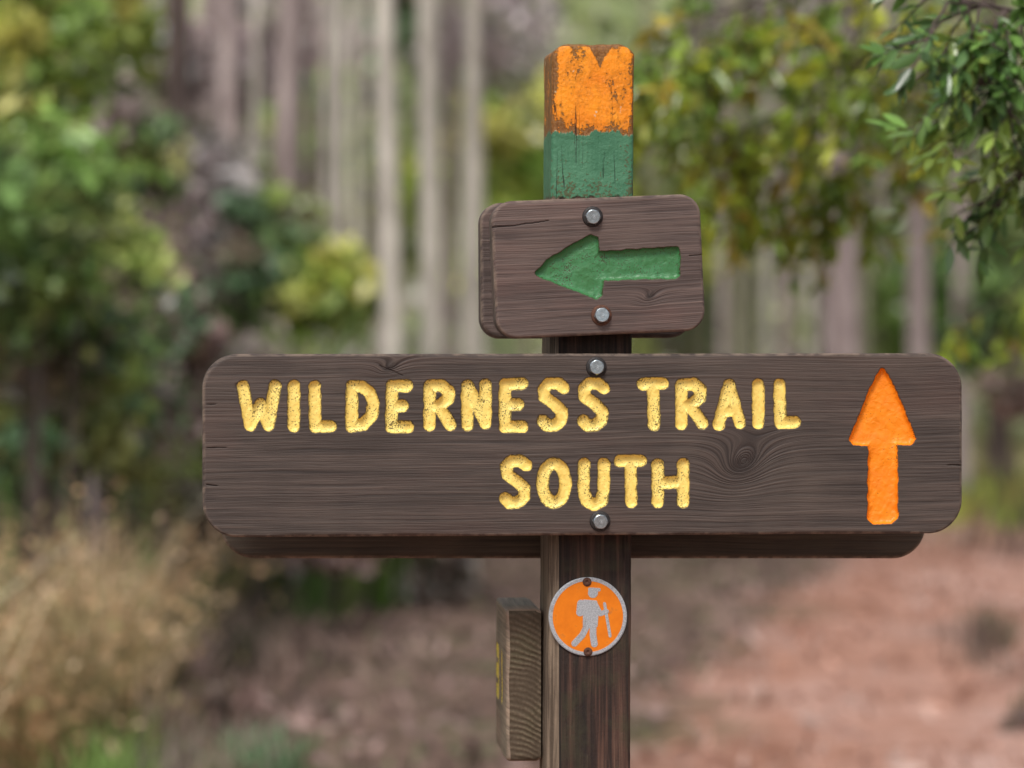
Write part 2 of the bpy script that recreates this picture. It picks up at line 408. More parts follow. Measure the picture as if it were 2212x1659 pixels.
# ---------------------------------------------------------------- post
ZT=face(1270,98,0)[1]; ZO=face(1270,287,0)[1]; ZG=face(1270,428,0)[1]
M_POST=post_mat(ZO,ZG,ZT)
def roundpoly(cor,r,ne=14,na=5):
    n=len(cor); out=[]
    for i in range(n):
        p=np.array(cor[i]);a=np.array(cor[i-1]);b=np.array(cor[(i+1)%n])
        da=(a-p)/np.linalg.norm(a-p); db=(b-p)/np.linalg.norm(b-p)
        rr=min(r,np.linalg.norm(a-p)*.45,np.linalg.norm(b-p)*.45)
        s,e=p+da*rr,p+db*rr
        for k in range(na+1):
            t=k/na; out.append((1-t)**2*s+2*t*(1-t)*p+t*t*e)
        nx=np.array(cor[(i+1)%n]); c2=np.array(cor[(i+2)%n]); d2=(p-nx)/np.linalg.norm(p-nx)
        r2=min(r,np.linalg.norm(p-nx)*.45,np.linalg.norm(c2-nx)*.45); e2=nx+d2*r2
        for k in range(1,ne): out.append(e+(e2-e)*k/ne)
    return np.array(out)
hw=.0435; dp=.088
up=roundpoly([(-hw,.003),(-hw+.003,0),(hw,0),(hw,dp),(-hw,dp)],.005)
lo=roundpoly([(-hw,.013),(-hw+.013,0),(hw,0),(hw,dp),(-hw,dp)],.004)
nr=300; zs=np.linspace(-.3,ZT,nr); ring=[]
lean=math.tan(math.radians(.36))
cen=np.array([0,dp/2])
for i,z in enumerate(zs):
    t=np.clip((z-(ZG-.12))/.06,0,1); P=lo*(1-t)+up*t
    nzv=.0008*smoothnoise(P[:,0]*140,P[:,1]*140+z*6,2,3)+.0005*smoothnoise(P[:,0]*60+z*160,P[:,1]*60+z*90,5,2)
    dirn=(P-cen); dirn/=np.linalg.norm(dirn,axis=1)[:,None]; P=P+dirn*nzv[:,None]
    ring.append(np.column_stack([P[:,0]+(z-1.24)*lean,P[:,1],np.full(len(P),z)]))
ringtop=ring[-1].copy()
m=len(lo)
caps=[]
for k,(f,dz) in enumerate([(.985,.0012),(.95,.0020),(.85,.0022),(.6,.0022),(.3,.0022)]):
    Q=ringtop.copy(); c=np.array([(ZT-1.24)*lean,dp/2]); Q[:,:2]=c+(Q[:,:2]-c)*f; Q[:,2]+=dz
    caps.append(Q)
allr=ring+caps
V=np.concatenate(allr)
zz=V[:,2]; near=np.clip((zz-(ZT-.02))/.02,0,1)
V[:,2]-=near*(.0085*np.clip((np.abs(V[:,0]-(ZT-1.24)*lean)-.026)/.0175,0,1)**2+.0012*(1+smoothnoise(V[:,0]*170,V[:,1]*150,8,2)))
nR=len(allr); idx=np.arange(nR*m).reshape(nR,m)
A=idx[:-1];B=idx[1:]
q=np.stack([A,np.roll(A,-1,1),np.roll(B,-1,1),B],-1).reshape(-1,4)
loops=np.concatenate([q.ravel(),idx[-1]]); starts=np.concatenate([np.arange(len(q))*4,[len(q)*4]])
post=add_obj('wooden_post',mesh_np('wooden_post',V,loops,starts,True,None,[M_POST]),matrix=FRAME.copy())

# ---------------------------------------------------------------- bolts
M_ZINC=simple_mat('zinc_bolt',(.40,.455,.485),.28,.85,260,.35,.0003)
M_MARK=simple_mat('zinc_bolt_mark',(.60,.63,.65),.4,.7,260,.3)
M_RUST=simple_mat('rusty_washer',(.10,.042,.024),.8,.2,300,.5,.0004)
M_WASH=simple_mat('dull_washer',(.035,.030,.029),.6,.5,300,.4,.0003)
def lathe(prof,n=40):
    V=[];F=[]
    for (r,y) in prof:
        for k in range(n):
            a=2*math.pi*k/n; V.append((r*math.cos(a),y,r*math.sin(a)))
    for i in range(len(prof)-1):
        for k in range(n): F.append((i*n+k,i*n+(k+1)%n,(i+1)*n+(k+1)%n,(i+1)*n+k))
    F.append(tuple(range((len(prof)-1)*n,len(prof)*n)))
    return V,F
def pymesh(name,V,F,mat,smooth=True):
    me=bpy.data.meshes.new(name); me.from_pydata([tuple(v) for v in V],[],F); me.materials.append(mat)
    if smooth: me.polygons.foreach_set('use_smooth',[True]*len(F))
    me.update(); return me
def bolt(parent,locfn,px,py,wmat,rot,k):
    x,z=locfn(px,py)
    base=Matrix.Translation((x,0,z))
    wv,wf=lathe([(.0106,.0012),(.0108,-.0004),(.0103,-.0014),(.0085,-.0019),(.0030,-.0021)],44)
    add_obj('washer_%d'%k,pymesh('washer',wv,wf,wmat),parent,base)
    R=.0084; Vv=[];Ff=[]
    prof=[(1.0,-.0015),(1.0,-.0056),(.93,-.0068),(.86,-.0072),(.0,-.0072)]
    N=36
    for (f,y) in prof:
        for j in range(N):
            a=2*math.pi*j/N; s=(a%(math.pi/3))-math.pi/6; hexr=R*math.cos(math.pi/6)/math.cos(s)
            r=hexr if f==1.0 else min(hexr*.985,R*f*.93)
            Vv.append((r*math.cos(a),y+(0.0012*max(0,(hexr/R-.87)/.13) if (f==1.0 and y<-.005) else 0),r*math.sin(a)))
    for i in range(len(prof)-1):
        for j in range(N): Ff.append((i*N+j,i*N+(j+1)%N,(i+1)*N+(j+1)%N,(i+1)*N+j))
    me=pymesh('bolt_head',Vv,Ff,M_ZINC,False)
    add_obj('bolt_head_%d'%k,me,parent,base@Matrix.Rotation(rot,4,'Y')@Matrix.Rotation(.05*math.sin(k*3+px),4,'X'))
    mk=[];mf=[]
    for (a,b,c,d) in [(-.0030,-.0010,-.0026,.0016),(-.0014,-.0016,-.0010,.0018),(.0006,-.0016,.0010,.0016),(.0022,-.0010,.0026,.0014),(.0006,-.0016,.0020,-.0012),(-.0014,.0014,.0000,.0018)]:
        o=len(mk)
        for y in (-.0068,-.0075):
            mk+= [(a,y,b),(c,y,b),(c,y,d),(a,y,d)]
        mf+=[(o+4,o+5,o+6,o+7),(o,o+1,o+5,o+4),(o+1,o+2,o+6,o+5),(o+2,o+3,o+7,o+6),(o+3,o,o+4,o+7)]
    add_obj('bolt_head_mark_%d'%k,pymesh('bolt_head_mark',mk,mf,M_MARK,False),parent,base@Matrix.Rotation(rot+.5,4,'Y'))
bolt(small,loc2,1280,468,M_WASH,.2,1); bolt(small,loc2,1299,681,M_RUST,.9,2)
bolt(trail,loc,1288,793,M_WASH,.5,1); bolt(trail,loc,1296,1126,M_WASH,.1,2)

# ---------------------------------------------------------------- hiker marker
def marker():
    t=NT('trail_marker_face'); tc=t.n('ShaderNodeTexCoord').outputs['Object']
    h=t.attr('hiker'); r=t.attr('rimd'); n=t.noise(tc,900,3,.6); n2=t.noise(tc,70,3,.6)
    org=t.mix(t.rng(n2,.3,.7),(.68,.165,.003),(.80,.21,.004))
    sil=t.mix(t.rng(n,.4,.6),(.29,.30,.315),(.47,.48,.495))
    hn=t.math('ADD',h,t.math('MULTIPLY',t.math('SUBTRACT',n,.5),.0002))
    m=t.math('MAXIMUM',t.rng(hn,-.0001,.0001,1,0),t.rng(r,-.0001,.0001,1,0))
    c=t.mix(m,org,sil)
    c=t.mix(t.rng(n2,.60,.72,0,.35),c,(.12,.08,.05))
    mat=t.done(t.principled(c,t.rng(m,0,1,.5,.45),t.bump(t.math('ADD',m,t.math('MULTIPLY',n,.2)),.0003,.7),t.rng(m,0,1,0,.1),.3))
    W=-.0022
    uc,z0=face(1270,1332,W)
    R=85*S*1.01
    def L(px,py):
        u,z=face(px,py,W); return (u-uc,z-z0)
    nr,ns=150,260
    rr=np.linspace(0,1,nr)[1:]*R; aa=np.arange(ns)*2*math.pi/ns
    X=rr[:,None]*np.cos(aa); Z=rr[:,None]*np.sin(aa)
    X=np.concatenate([[0],X.ravel()]); Z=np.concatenate([[0],Z.ravel()])
    def caps(pts,r):
        q=[L(*p) for p in pts]; return sd_caps(X,Z,[(q[i],q[i+1]) for i in range(len(q)-1)],r*S)
    h=sd_caps(X,Z,[(L(1281,1280),L(1281,1281))],11*S)
    h=np.minimum(h,caps([(1274,1273),(1294,1274)],3.8))
    h=np.minimum(h,caps([(1255,1304),(1253,1323)],8.5))
    h=np.minimum(h,sd_poly(X,Z,[L(*p) for p in [(1262,1298),(1287,1300),(1291,1318),(1288,1352),(1262,1352),(1262,1325)]])-3.0*S)
    h=np.minimum(h,caps([(1286,1305),(1297,1326),(1310,1321)],5.4))
    h=np.minimum(h,caps([(1269,1350),(1258,1372),(1241,1390)],7.0))
    h=np.minimum(h,caps([(1281,1350),(1281,1372),(1284,1391)],7.4))
    h=np.minimum(h,caps([(1306,1304),(1318,1374)],3.3))
    rad=np.hypot(X,Z); rimd=(R-8.5*S)-rad
    Y=np.where(rad>R*.985,.0006,0.)+.0004*np.sin(X*60)
    V=np.stack([X,Y,Z],-1)
    P=V[1+(nr-2)*ns:].copy(); P[:,1]=.0022
    V=np.concatenate([V,P])
    idx=np.arange(nr-1+1)[:,None]*ns+np.arange(ns)+1
    A=idx[:-1];B=idx[1:]
    q=np.stack([A,np.roll(A,-1,1),np.roll(B,-1,1),B],-1).reshape(-1,4)[:,::-1]
    tri=np.stack([np.zeros(ns,int),idx[0],np.roll(idx[0],-1)],-1)
    loops=np.concatenate([q.ravel(),tri.ravel()]); starts=np.concatenate([np.arange(len(q))*4,len(q)*4+np.arange(ns)*3])
    e=lambda a,v:np.concatenate([a,np.full(ns,v)])
    o=add_obj('hiker_trail_marker',mesh_np('hiker_trail_marker',V,loops,starts,True,{'hiker':('FLOAT',e(h,.01)),'rimd':('FLOAT',e(rimd,-.01))},[mat]),matrix=FRAME@Matrix.Translation((uc,W,z0)))
    for k,(px,py) in enumerate([(1268,1257),(1270,1408)]):
        x,z=L(px,py)
        wv,wf=lathe([(.0046,0),(.0047,-.0006),(.0040,-.0013),(.0026,-.0017),(.0016,-.0017),(.0014,-.0008),(.0002,-.0008)],20)
        add_obj('screw_%d'%k,pymesh('screw',wv,wf,M_RUST),o,Matrix.Translation((x,0,z)))
marker()

# ---------------------------------------------------------------- vegetation builders
def rotmats(n):
    q=rng.normal(size=(n,4)); q/=np.linalg.norm(q,axis=1)[:,None]; w,x,y,z=q.T
    return np.stack([1-2*(y*y+z*z),2*(x*y-z*w),2*(x*z+y*w),2*(x*y+z*w),1-2*(x*x+z*z),2*(y*z-x*w),2*(x*z-y*w),2*(y*z+x*w),1-2*(x*x+y*y)],-1).reshape(n,3,3)
def leaves_arrays(C,L,Wd,col,Rm=None,shape='quad'):
    n=len(C)
    if shape=='quad':
        b=np.array([(-.5,0,0),(0,-.5,.06),(.5,0,0),(0,.5,.06)]); fs=[(0,1,2,3)]
    else:
        b=np.array([(0,0,0),(.18,-.34,.10),(.45,-.5,.14),(.75,-.36,.08),(1,0,-.06),(.75,.36,.08),(.45,.5,.14),(.18,.34,.10),(.45,0,0),(.75,0,-.02)])
        fs=[(0,1,2,8),(8,2,3,9),(9,3,4),(9,4,5),(8,9,5,6),(0,8,6,7)]
    if Rm is None: Rm=rotmats(n)
    P=b[None]*np.stack([L,Wd,np.maximum(Wd,L*.3)],-1)[:,None,:]
    P=np.einsum('nij,nkj->nki',Rm,P)+C[:,None,:]
    k=len(b); off=(np.arange(n)*k)
    fl=np.concatenate([np.array(f) for f in fs]); sz=np.array([len(f) for f in fs])
    loops=(off[:,None]+fl[None]).ravel(); st=np.concatenate([[0],np.cumsum(sz)[:-1]]); starts=(np.arange(n)[:,None]*sz.sum()+st[None]).ravel()
    colv=np.repeat(np.column_stack([col,np.ones(n)]),k,0)
    return P.reshape(-1,3),loops,starts,colv
def tube(pts,rad,n=8):
    pts=np.array(pts,float); V=[];F=[]
    for i,p in enumerate(pts):
        d=pts[min(i+1,len(pts)-1)]-pts[max(i-1,0)]; d/=np.linalg.norm(d)+1e-9
        a=np.cross(d,(0,0,1.) if abs(d[2])<.9 else (1.,0,0)); a/=np.linalg.norm(a); b=np.cross(d,a)
        for k in range(n):
            t=2*math.pi*k/n; V.append(p+rad[i]*(math.cos(t)*a+math.sin(t)*b))
    for i in range(len(pts)-1):
        for k in range(n): F.append((i*n+k,i*n+(k+1)%n,(i+1)*n+(k+1)%n,(i+1)*n+k))
    return V,F
def tubes_mesh(name,lst,mat,n=8):
    V=[];F=[]
    for p,r in lst:
        v,f=tube(p,r,n); o=len(V); V+=v; F+=[tuple(i+o for i in q) for q in f]
    return pymesh(name,V,F,mat)
PAL={
 'bright':[(.44,.55,.11),(.35,.48,.09),(.60,.64,.18),(.24,.36,.08),(.55,.52,.14)],
 'green':[(.17,.29,.08),(.23,.38,.09),(.12,.21,.06),(.32,.44,.12),(.27,.34,.11)],
 'dark':[(.09,.15,.06),(.13,.21,.09),(.07,.10,.045),(.18,.25,.12)],
 'blue':[(.17,.30,.17),(.25,.40,.25),(.13,.21,.12),(.40,.54,.38)],
 'brown':[(.26,.19,.15),(.17,.125,.105),(.40,.29,.24),(.21,.20,.12),(.47,.33,.30)],
 'pale':[(.54,.46,.45),(.40,.33,.34),(.66,.60,.58),(.33,.32,.22),(.50,.39,.39)],
 'tan':[(.66,.44,.25),(.54,.36,.20),(.78,.57,.38),(.40,.33,.17),(.34,.31,.14)],
 'mix':[(.23,.36,.10),(.38,.50,.13),(.12,.19,.08),(.33,.27,.20),(.18,.31,.16),(.54,.60,.20),(.42,.33,.30)],
 'far':[(.30,.39,.15),(.40,.46,.18),(.21,.27,.13),(.43,.40,.30),(.38,.33,.29),(.52,.56,.26)],
 'straw':[(.52,.29,.21),(.44,.24,.17),(.62,.39,.31),(.34,.18,.13),(.62,.46,.40)],
}
def palcol(pal,n,jit=.18):
    p=np.array(PAL[pal]); c=p[rng.integers(0,len(p),n)]
    return np.clip(c*(1+rng.normal(0,jit,(n,1))),.01,.9)
def shrub(x,y,z,rx,ry,rz,n,pal,ls=.07,clumps=26,name='shrub'):
    cc=rng.normal(size=(clumps,3)); cc/=np.linalg.norm(cc,axis=1)[:,None]; cc*=rng.uniform(.25,1,(clumps,1))**.6
    cc=cc*np.array([rx,ry,rz]); ccol=palcol(pal,clumps,.3); cs=rng.uniform(.12,.34,clumps)*min(rx,rz)
    k=rng.integers(0,clumps,n); C=cc[k]+rng.normal(size=(n,3))*cs[k][:,None]*np.array([1,1,.75])
    C+= np.array([0,0,z]); C[:,2]=np.maximum(C[:,2],.03)
    col=np.clip(ccol[k]*(1+rng.normal(0,.32,(n,1))),.005,.9)
    L=ls*rng.uniform(.6,1.5,n)
    V,l,s,cv=leaves_arrays(C,L,L*.55,col)
    o=add_obj(name,tubes_mesh('stems',[([(rng.normal(0,.5*rx),rng.normal(0,.3*ry),-.05),(c[0]*.8,c[1]*.8,(c[2]+z)*.5),(c[0],c[1],max(c[2]+z,.1))],[.010,.007,.003]) for c in cc[:7]],M_BARKS['dark'],5),matrix=Matrix.Translation((x,y,0)))
    add_obj('foliage',mesh_np('foliage',V,l,s,False,{'col':('FLOAT_COLOR',cv)},[M_LEAF]),o)
    return o
def shrub_px(px,py,d,wpx,hpx,n,pal,ls=.07,clumps=26):
    x,y,z=world(px,py,d); k=S*d/D
    return shrub(x,y,z,wpx*k,min(wpx*k,1.4),hpx*k,n,pal,ls,clumps)

def crown_mesh(seed):
    r=np.random.default_rng(seed); m=26
    cc=r.normal(size=(m,3)); cc/=np.linalg.norm(cc,axis=1)[:,None]; cc*=r.uniform(.3,1,(m,1)); cc*=np.array([2.1,2.1,2.8])
    k=r.integers(0,m,1500); C=cc[k]+r.normal(size=(1500,3))*.34
    ccol=palcol('green',m,.2); col=ccol[k]
    L=r.uniform(.10,.22,1500)
    V,l,s,cv=leaves_arrays(C,L,L*.4,col)
    return mesh_np('crown',V,l,s,False,{'col':('FLOAT_COLOR',cv)},[M_LEAF]),cc
CROWNS=[crown_mesh(i) for i in (1,2,3)]
def tree(x,y,r,h,kind,lean=(0,0),name='pine_tree'):
    pts=[];rad=[]
    ph=rng.uniform(0,6.28)
    for i in range(15):
        t=i/14; z=-.15+t*h
        pts.append((lean[0]*z+.03*math.sin(ph+t*9)*r*8*.3,lean[1]*z+.03*math.cos(ph+t*7),z)); rad.append(r*(1.0-.55*t)*(1+.35*math.exp(-t*h*2.5)))
    cm,cc=CROWNS[rng.integers(0,3)]
    lst=[(pts,rad)]
    top=np.array(pts[-1]); cz=h-.8
    for c in cc[:12]:
        e=np.array([top[0]+c[0],top[1]+c[1],cz+c[2]]); s0=np.array([lean[0]*(cz-1),lean[1]*(cz-1),min(cz-1+c[2]*.4,h-.3)])
        lst.append(([s0,(s0+e)/2+np.array([0,0,.2]),e],[r*.32,r*.18,r*.06]))
    o=add_obj(name,tubes_mesh('trunk',lst,M_BARKS[kind],12),matrix=Matrix.Translation((x,y,0)))
    add_obj('crown',cm,o,Matrix.Translation((top[0],top[1],cz))@Matrix.Rotation(rng.uniform(0,6),4,'Z'))
    return o
def tree_px(px,wpx,d,kind,pxb=None,h=None):
    x,y,_=world(px,829,d); k=S*d/D
    ln=0 if pxb is None else (px-pxb)*k/ (829*k)
    tree(x,y,wpx*k/2,h or rng.uniform(15,20),kind,(ln,rng.normal(0,.01)))

# ---------------------------------------------------------------- ground
def ground():
    xs=np.concatenate([np.linspace(-300,-30,28)[:-1],np.linspace(-30,30,121),np.linspace(30,300,28)[1:]])
    ys=np.concatenate([np.linspace(-60,0,20)[:-1],np.linspace(0,80,161),np.linspace(80,500,30)[1:]])
    X,Y=np.meshgrid(xs,ys,indexing='ij')
    Z=.04*smoothnoise(X*.9,Y*.9,4,3)+.10*smoothnoise(X*.18,Y*.18,6,2); fade=np.clip((np.hypot(X-OX,Y-OY)-1)/5,0,1); Z*=fade
    V=np.stack([X,Y,Z],-1).reshape(-1,3); i=np.arange(X.size).reshape(X.shape)
    q=np.stack([i[:-1,:-1],i[1:,:-1],i[1:,1:],i[:-1,1:]],-1).reshape(-1,4)
    t=NT('forest_floor'); tc=t.n('ShaderNodeTexCoord').outputs['Object']; sp=t.n('ShaderNodeSeparateXYZ'); t.l(tc,sp.inputs[0])
    n1=t.noise(tc,.55,4,.6); n2=t.noise(tc,3.0,4,.65); n3=t.noise(tc,22,3,.6); n4=t.noise(t.vmul(tc,(.35,.12,1)),1,3,.5); n5=t.noise(t.vmul(tc,(.9,.28,1)),1,3,.6)
    lit=t.ramp(n2,[(.3,(.06,.042,.035)),(.48,(.15,.10,.078)),(.62,(.26,.17,.135)),(.8,(.42,.31,.27))])
    lit=t.mix(t.rng(n1,.52,.66,0,.75),lit,(.10,.115,.05))
    pth=t.ramp(n2,[(.28,(.29,.145,.105)),(.47,(.41,.215,.155)),(.62,(.50,.28,.21)),(.8,(.64,.43,.36))])
    pth=t.mix(t.rng(n5,.50,.66,0,.65),pth,(.64,.44,.38)); pth=t.mix(t.rng(n5,.34,.46,.6,0),pth,(.29,.14,.09))
    cx=t.math('ADD',t.math('MULTIPLY',sp.outputs[1],.135),.05); dx=t.math('ABSOLUTE',t.math('SUBTRACT',sp.outputs[0],cx))
    dd=t.math('ADD',dx,t.math('MULTIPLY',t.math('SUBTRACT',n1,.5),1.6))
    pm=t.rng(dd,1.15,1.75,1,0)
    c=t.mix(pm,lit,pth)
    far=t.math('MULTIPLY',t.rng(t.math('ADD',sp.outputs[1],t.math('MULTIPLY',n4,12)),36,50),.85); c=t.mix(far,c,(.26,.27,.10))
    c=t.mix(t.rng(n3,.35,.55,.4,0),c,t.mix(.6,c,(.07,.045,.033)))
    m=t.done(t.principled(c,.95,t.bump(t.math('ADD',n3,n2),.04,.6),0,.05))
    add_obj('ground',mesh_np('ground',V,q.ravel(),np.arange(len(q))*4,True,None,[m]))
ground()
def pathx(y): return .135*y+.05
n=24000
ly=rng.uniform(2,42,n); lx=rng.uniform(-1,1,n)*(2.2+ly*.19)+.0
onp=np.abs(lx-pathx(ly))<1.4
keep=(~onp)|(rng.uniform(0,1,n)<.45); ly,lx,onp=ly[keep],lx[keep],onp[keep]; n=len(ly)
lc=np.where(onp[:,None],palcol('straw',n),palcol('brown',n)); L=rng.uniform(.05,.15,n)
fd=np.clip((np.hypot(lx-OX,ly-OY)-1)/5,0,1)
V,l,s,cv=leaves_arrays(np.stack([lx,ly,rng.uniform(0,.03,n)+(.10*smoothnoise(lx*.18,ly*.18,6,2)+.04*smoothnoise(lx*.9,ly*.9,4,3))*fd],-1),L,L*.35,lc)
add_obj('leaf_litter',mesh_np('leaf_litter',V,l,s,False,{'col':('FLOAT_COLOR',cv)},[M_GRASS]))

def grass(name,x0,x1,y0,y1,n,h,pal,wd=.006,plume=None,lean=.25):
    nt=max(6,n//45)
    k=rng.integers(0,nt,n); tx=rng.uniform(x0,x1,nt); ty=rng.uniform(y0,y1,nt); th=rng.uniform(.45,1.15,nt)
    bx=tx[k]+rng.normal(0,.06,n); by=ty[k]+rng.normal(0,.06,n)
    H=h*th[k]*rng.uniform(.5,1.1,n); a=rng.uniform(0,6.28,n); le=H*rng.uniform(.05,1,n)*lean*1.6
    fr=np.array([0,.35,.7,1.]); wv=np.array([1,.9,.6,.08])*wd
    P=[]
    for f,w in zip(fr,wv):
        cx=bx+np.cos(a)*le*f*f; cy=by+np.sin(a)*le*f*f; cz=H*f*(1-.15*f)
        sx=-np.sin(a)*w; sy=np.cos(a)*w
        P.append(np.stack([cx-sx,cy-sy,cz],-1)); P.append(np.stack([cx+sx,cy+sy,cz],-1))
    V=np.stack(P,1).reshape(-1,3); off=np.arange(n)[:,None]*8
    f=np.array([0,1,3,2,2,3,5,4,4,5,7,6]); loops=(off+f[None]).ravel(); starts=np.arange(n*3)*4
    col=palcol(pal,nt,.12)[k]*(1+rng.normal(0,.2,(n,1))); cv=np.repeat(np.column_stack([np.clip(col,.01,.9),np.ones(n)]),8,0)
    if plume:
        m=n*3; j=rng.integers(0,n,m); f=rng.uniform(.45,1.02,m)
        C=np.stack([bx[j]+np.cos(a[j])*le[j]*f*f,by[j]+np.sin(a[j])*le[j]*f*f,H[j]*f*(1-.15*f)],-1)+rng.normal(0,.022,(m,3))
        LL=rng.uniform(.02,.055,m); v2,l2,s2,c2=leaves_arrays(C,LL,LL*.6,palcol(plume,m))
        loops=np.concatenate([loops,l2+len(V)]); starts=np.concatenate([starts,s2+n*12]); V=np.concatenate([V,v2]); cv=np.concatenate([cv,c2])
    add_obj(name,mesh_np(name,V,loops,starts,False,{'col':('FLOAT_COLOR',cv)},[M_GRASS]))
grass('dry_grass',-1.75,-1.22,10.5,12.5,800,.95,'tan',.006,'tan',.55)
grass('dry_grass',-2.1,-1.28,12.5,15,900,.88,'tan',.007,'tan',.6)
grass('grass',-1.9,-.75,10.6,12.6,1500,.34,'mix',.007,None,.6)
grass('grass',-2.6,-.9,12,18,3000,.36,'brown',.008,None,.5)
grass('grass',-3.3,-.7,21,27,3600,1.75,'green',.018,None,.4)
grass('grass',1.95,3.6,13,19,2500,.35,'brown',.007)
grass('grass',2.2,7.5,34,46,5200,.5,'bright',.016)
grass('grass',-1.2,-.45,3.6,7.0,1200,.26,'green',.004)
grass('grass',1.6,3.0,4.0,9.0,2000,.30,'mix',.004)

# ---------------------------------------------------------------- shrubs behind
sh=[
 (40,150,15,170,240,5000,'bright',.075),(60,480,14,190,220,5000,'green',.07),(210,330,18,150,240,4000,'mix',.085),
 (60,820,14.5,200,230,4500,'mix',.075),(250,650,17,150,220,3600,'mix',.08),(230,900,16,200,160,3800,'mix',.07),
 (150,30,20,150,160,2800,'bright',.10),(330,150,26,120,220,2000,'pale',.11),(420,480,24,120,190,2400,'pale',.10),(390,760,20,120,200,3200,'brown',.09),
 (540,560,24,120,180,2600,'mix',.10),(690,330,30,110,200,1800,'mix',.12),(700,620,24,130,120,3000,'bright',.10),(620,120,38,150,180,1800,'pale',.14),
 (500,220,38,170,240,2400,'pale',.15),(780,80,44,150,200,2000,'mix',.15),(900,300,48,220,340,3200,'far',.17),(1080,420,44,180,300,3400,'bright',.17),(1080,80,46,160,170,2200,'pale',.15),
 (560,880,21,260,160,3800,'mix',.09),(800,930,23,220,140,3200,'brown',.10),(470,1120,16.5,150,100,2200,'brown',.07),(700,1160,20,220,80,2400,'brown',.08),(930,1160,22,200,90,2400,'brown',.08),
 (1420,350,46,190,300,4000,'bright',.18),(1500,640,50,230,200,3600,'far',.18),(1720,600,54,260,260,3600,'brown',.19),(2050,640,44,200,230,3800,'green',.17),
 (2180,720,30,110,130,2200,'mix',.11),(1950,350,52,260,260,3600,'far',.19),(2200,850,28,80,50,1800,'brown',.08),(2205,1580,14.2,30,50,700,'brown',.05),
 (1700,120,55,260,200,3000,'pale',.19),(1450,900,56,300,90,3000,'bright',.18),(1850,900,58,320,90,3000,'far',.18),
 (90,1570,13.2,140,50,1300,'green',.055),(430,1530,13.8,150,45,1100,'brown',.055),
]
for a in sh: shrub_px(*a)

# ---------------------------------------------------------------- trunks
for a in [(862,50,23,'pale',884),(935,50,23.5,'pale',942),(1003,42,24,'pale',990),(372,56,20,'dark',362),(590,72,27,'pink',560),(520,50,28,'pink',540),
          (205,44,17.5,'pink',200),(440,40,27,'pink',430),(705,34,29,'pale',700),(1040,26,40,'pale',1050),(1135,26,60,'green',1130),(770,26,27,'pale',765),(640,26,28,'pale',650),(480,26,30,'pale',476),
          (1610,62,40,'green',1625),(1820,92,32,'pink',1830),(1985,52,36,'pink',1990),(1510,36,48,'green',1508),(1700,34,44,'pink',1702),(1905,30,44,'pink',1900),
          (2075,40,40,'pink',2070),(2160,50,44,'dark',2165),(1400,28,60,'green',1402),(1750,26,46,'pale',1752),(300,30,22,'pale',312),(95,44,21,'dark',90),
          (550,20,26,'pale',548),(740,22,26,'pale',742),(815,22,28,'pink',812),(968,22,30,'pink',962),(1660,24,42,'pale',1664),(1560,22,42,'pink',1556),(410,22,23,'pink',418),(1870,22,40,'green',1872),(250,20,24,'pale',246),(670,18,27,'pink',664)]:
    tree_px(*a)
for i in range(22):
    d=rng.uniform(40,85); sx=rng.choice([-1,1]); x=sx*rng.uniform(.14,.6)*d
    tree(x,d,rng.uniform(.1,.24),rng.uniform(14,19),rng.choice(['pink','pale','green','dark']))
for (x,y) in [(-7,16),(8,12),(7,20),(10,3)]:
    tree(x,y,.16,15,'pink')

# ---------------------------------------------------------------- distant forest
n=60000
ph=rng.uniform(-1,1,n); dd=rng.uniform(68,92,n); X=ph*75; Z=rng.uniform(0,1,n)**1.1*26
k=smoothnoise(X*.55,Z*.65,14,3)
C=np.stack([X,dd+5*np.cos(X*.05),Z],-1)
p=np.array(PAL['far']); pi=np.clip(((k+1.1)/2.2*len(p)).astype(int),0,len(p)-1)
col=p[pi]*(1+rng.normal(0,.3,(n,1))); L=rng.uniform(.35,.85,n)
V,l,s,cv=leaves_arrays(C,L,L*.6,np.clip(col,.01,.9))
add_obj('distant_trees',mesh_np('distant_trees',V,l,s,False,{'col':('FLOAT_COLOR',cv)},[M_LEAF]))
xs=np.linspace(-260,260,160); zs2=np.linspace(0,1,40)
X,T=np.meshgrid(xs,zs2,indexing='ij'); Y=100+T*70+4*smoothnoise(X*.12,T*9,31,3); Z=-1+T*34+3.5*smoothnoise(X*.16,T*12,33,3)*T
V=np.stack([X,Y,Z],-1).reshape(-1,3); i=np.arange(X.size).reshape(X.shape); q=np.stack([i[:-1,:-1],i[1:,:-1],i[1:,1:],i[:-1,1:]],-1).reshape(-1,4)
t=NT('wooded_hill'); tc=t.n('ShaderNodeTexCoord').outputs['Object']; n1=t.noise(tc,.35,5,.7)
c=t.ramp(n1,[(.3,(.14,.17,.08)),(.5,(.28,.32,.15)),(.7,(.44,.43,.28))])
add_obj('hill',mesh_np('hill',V,q.ravel(),np.arange(len(q))*4,True,None,[t.done(t.principled(c,.95,t.bump(n1,1.5,.8),0,.05))]))

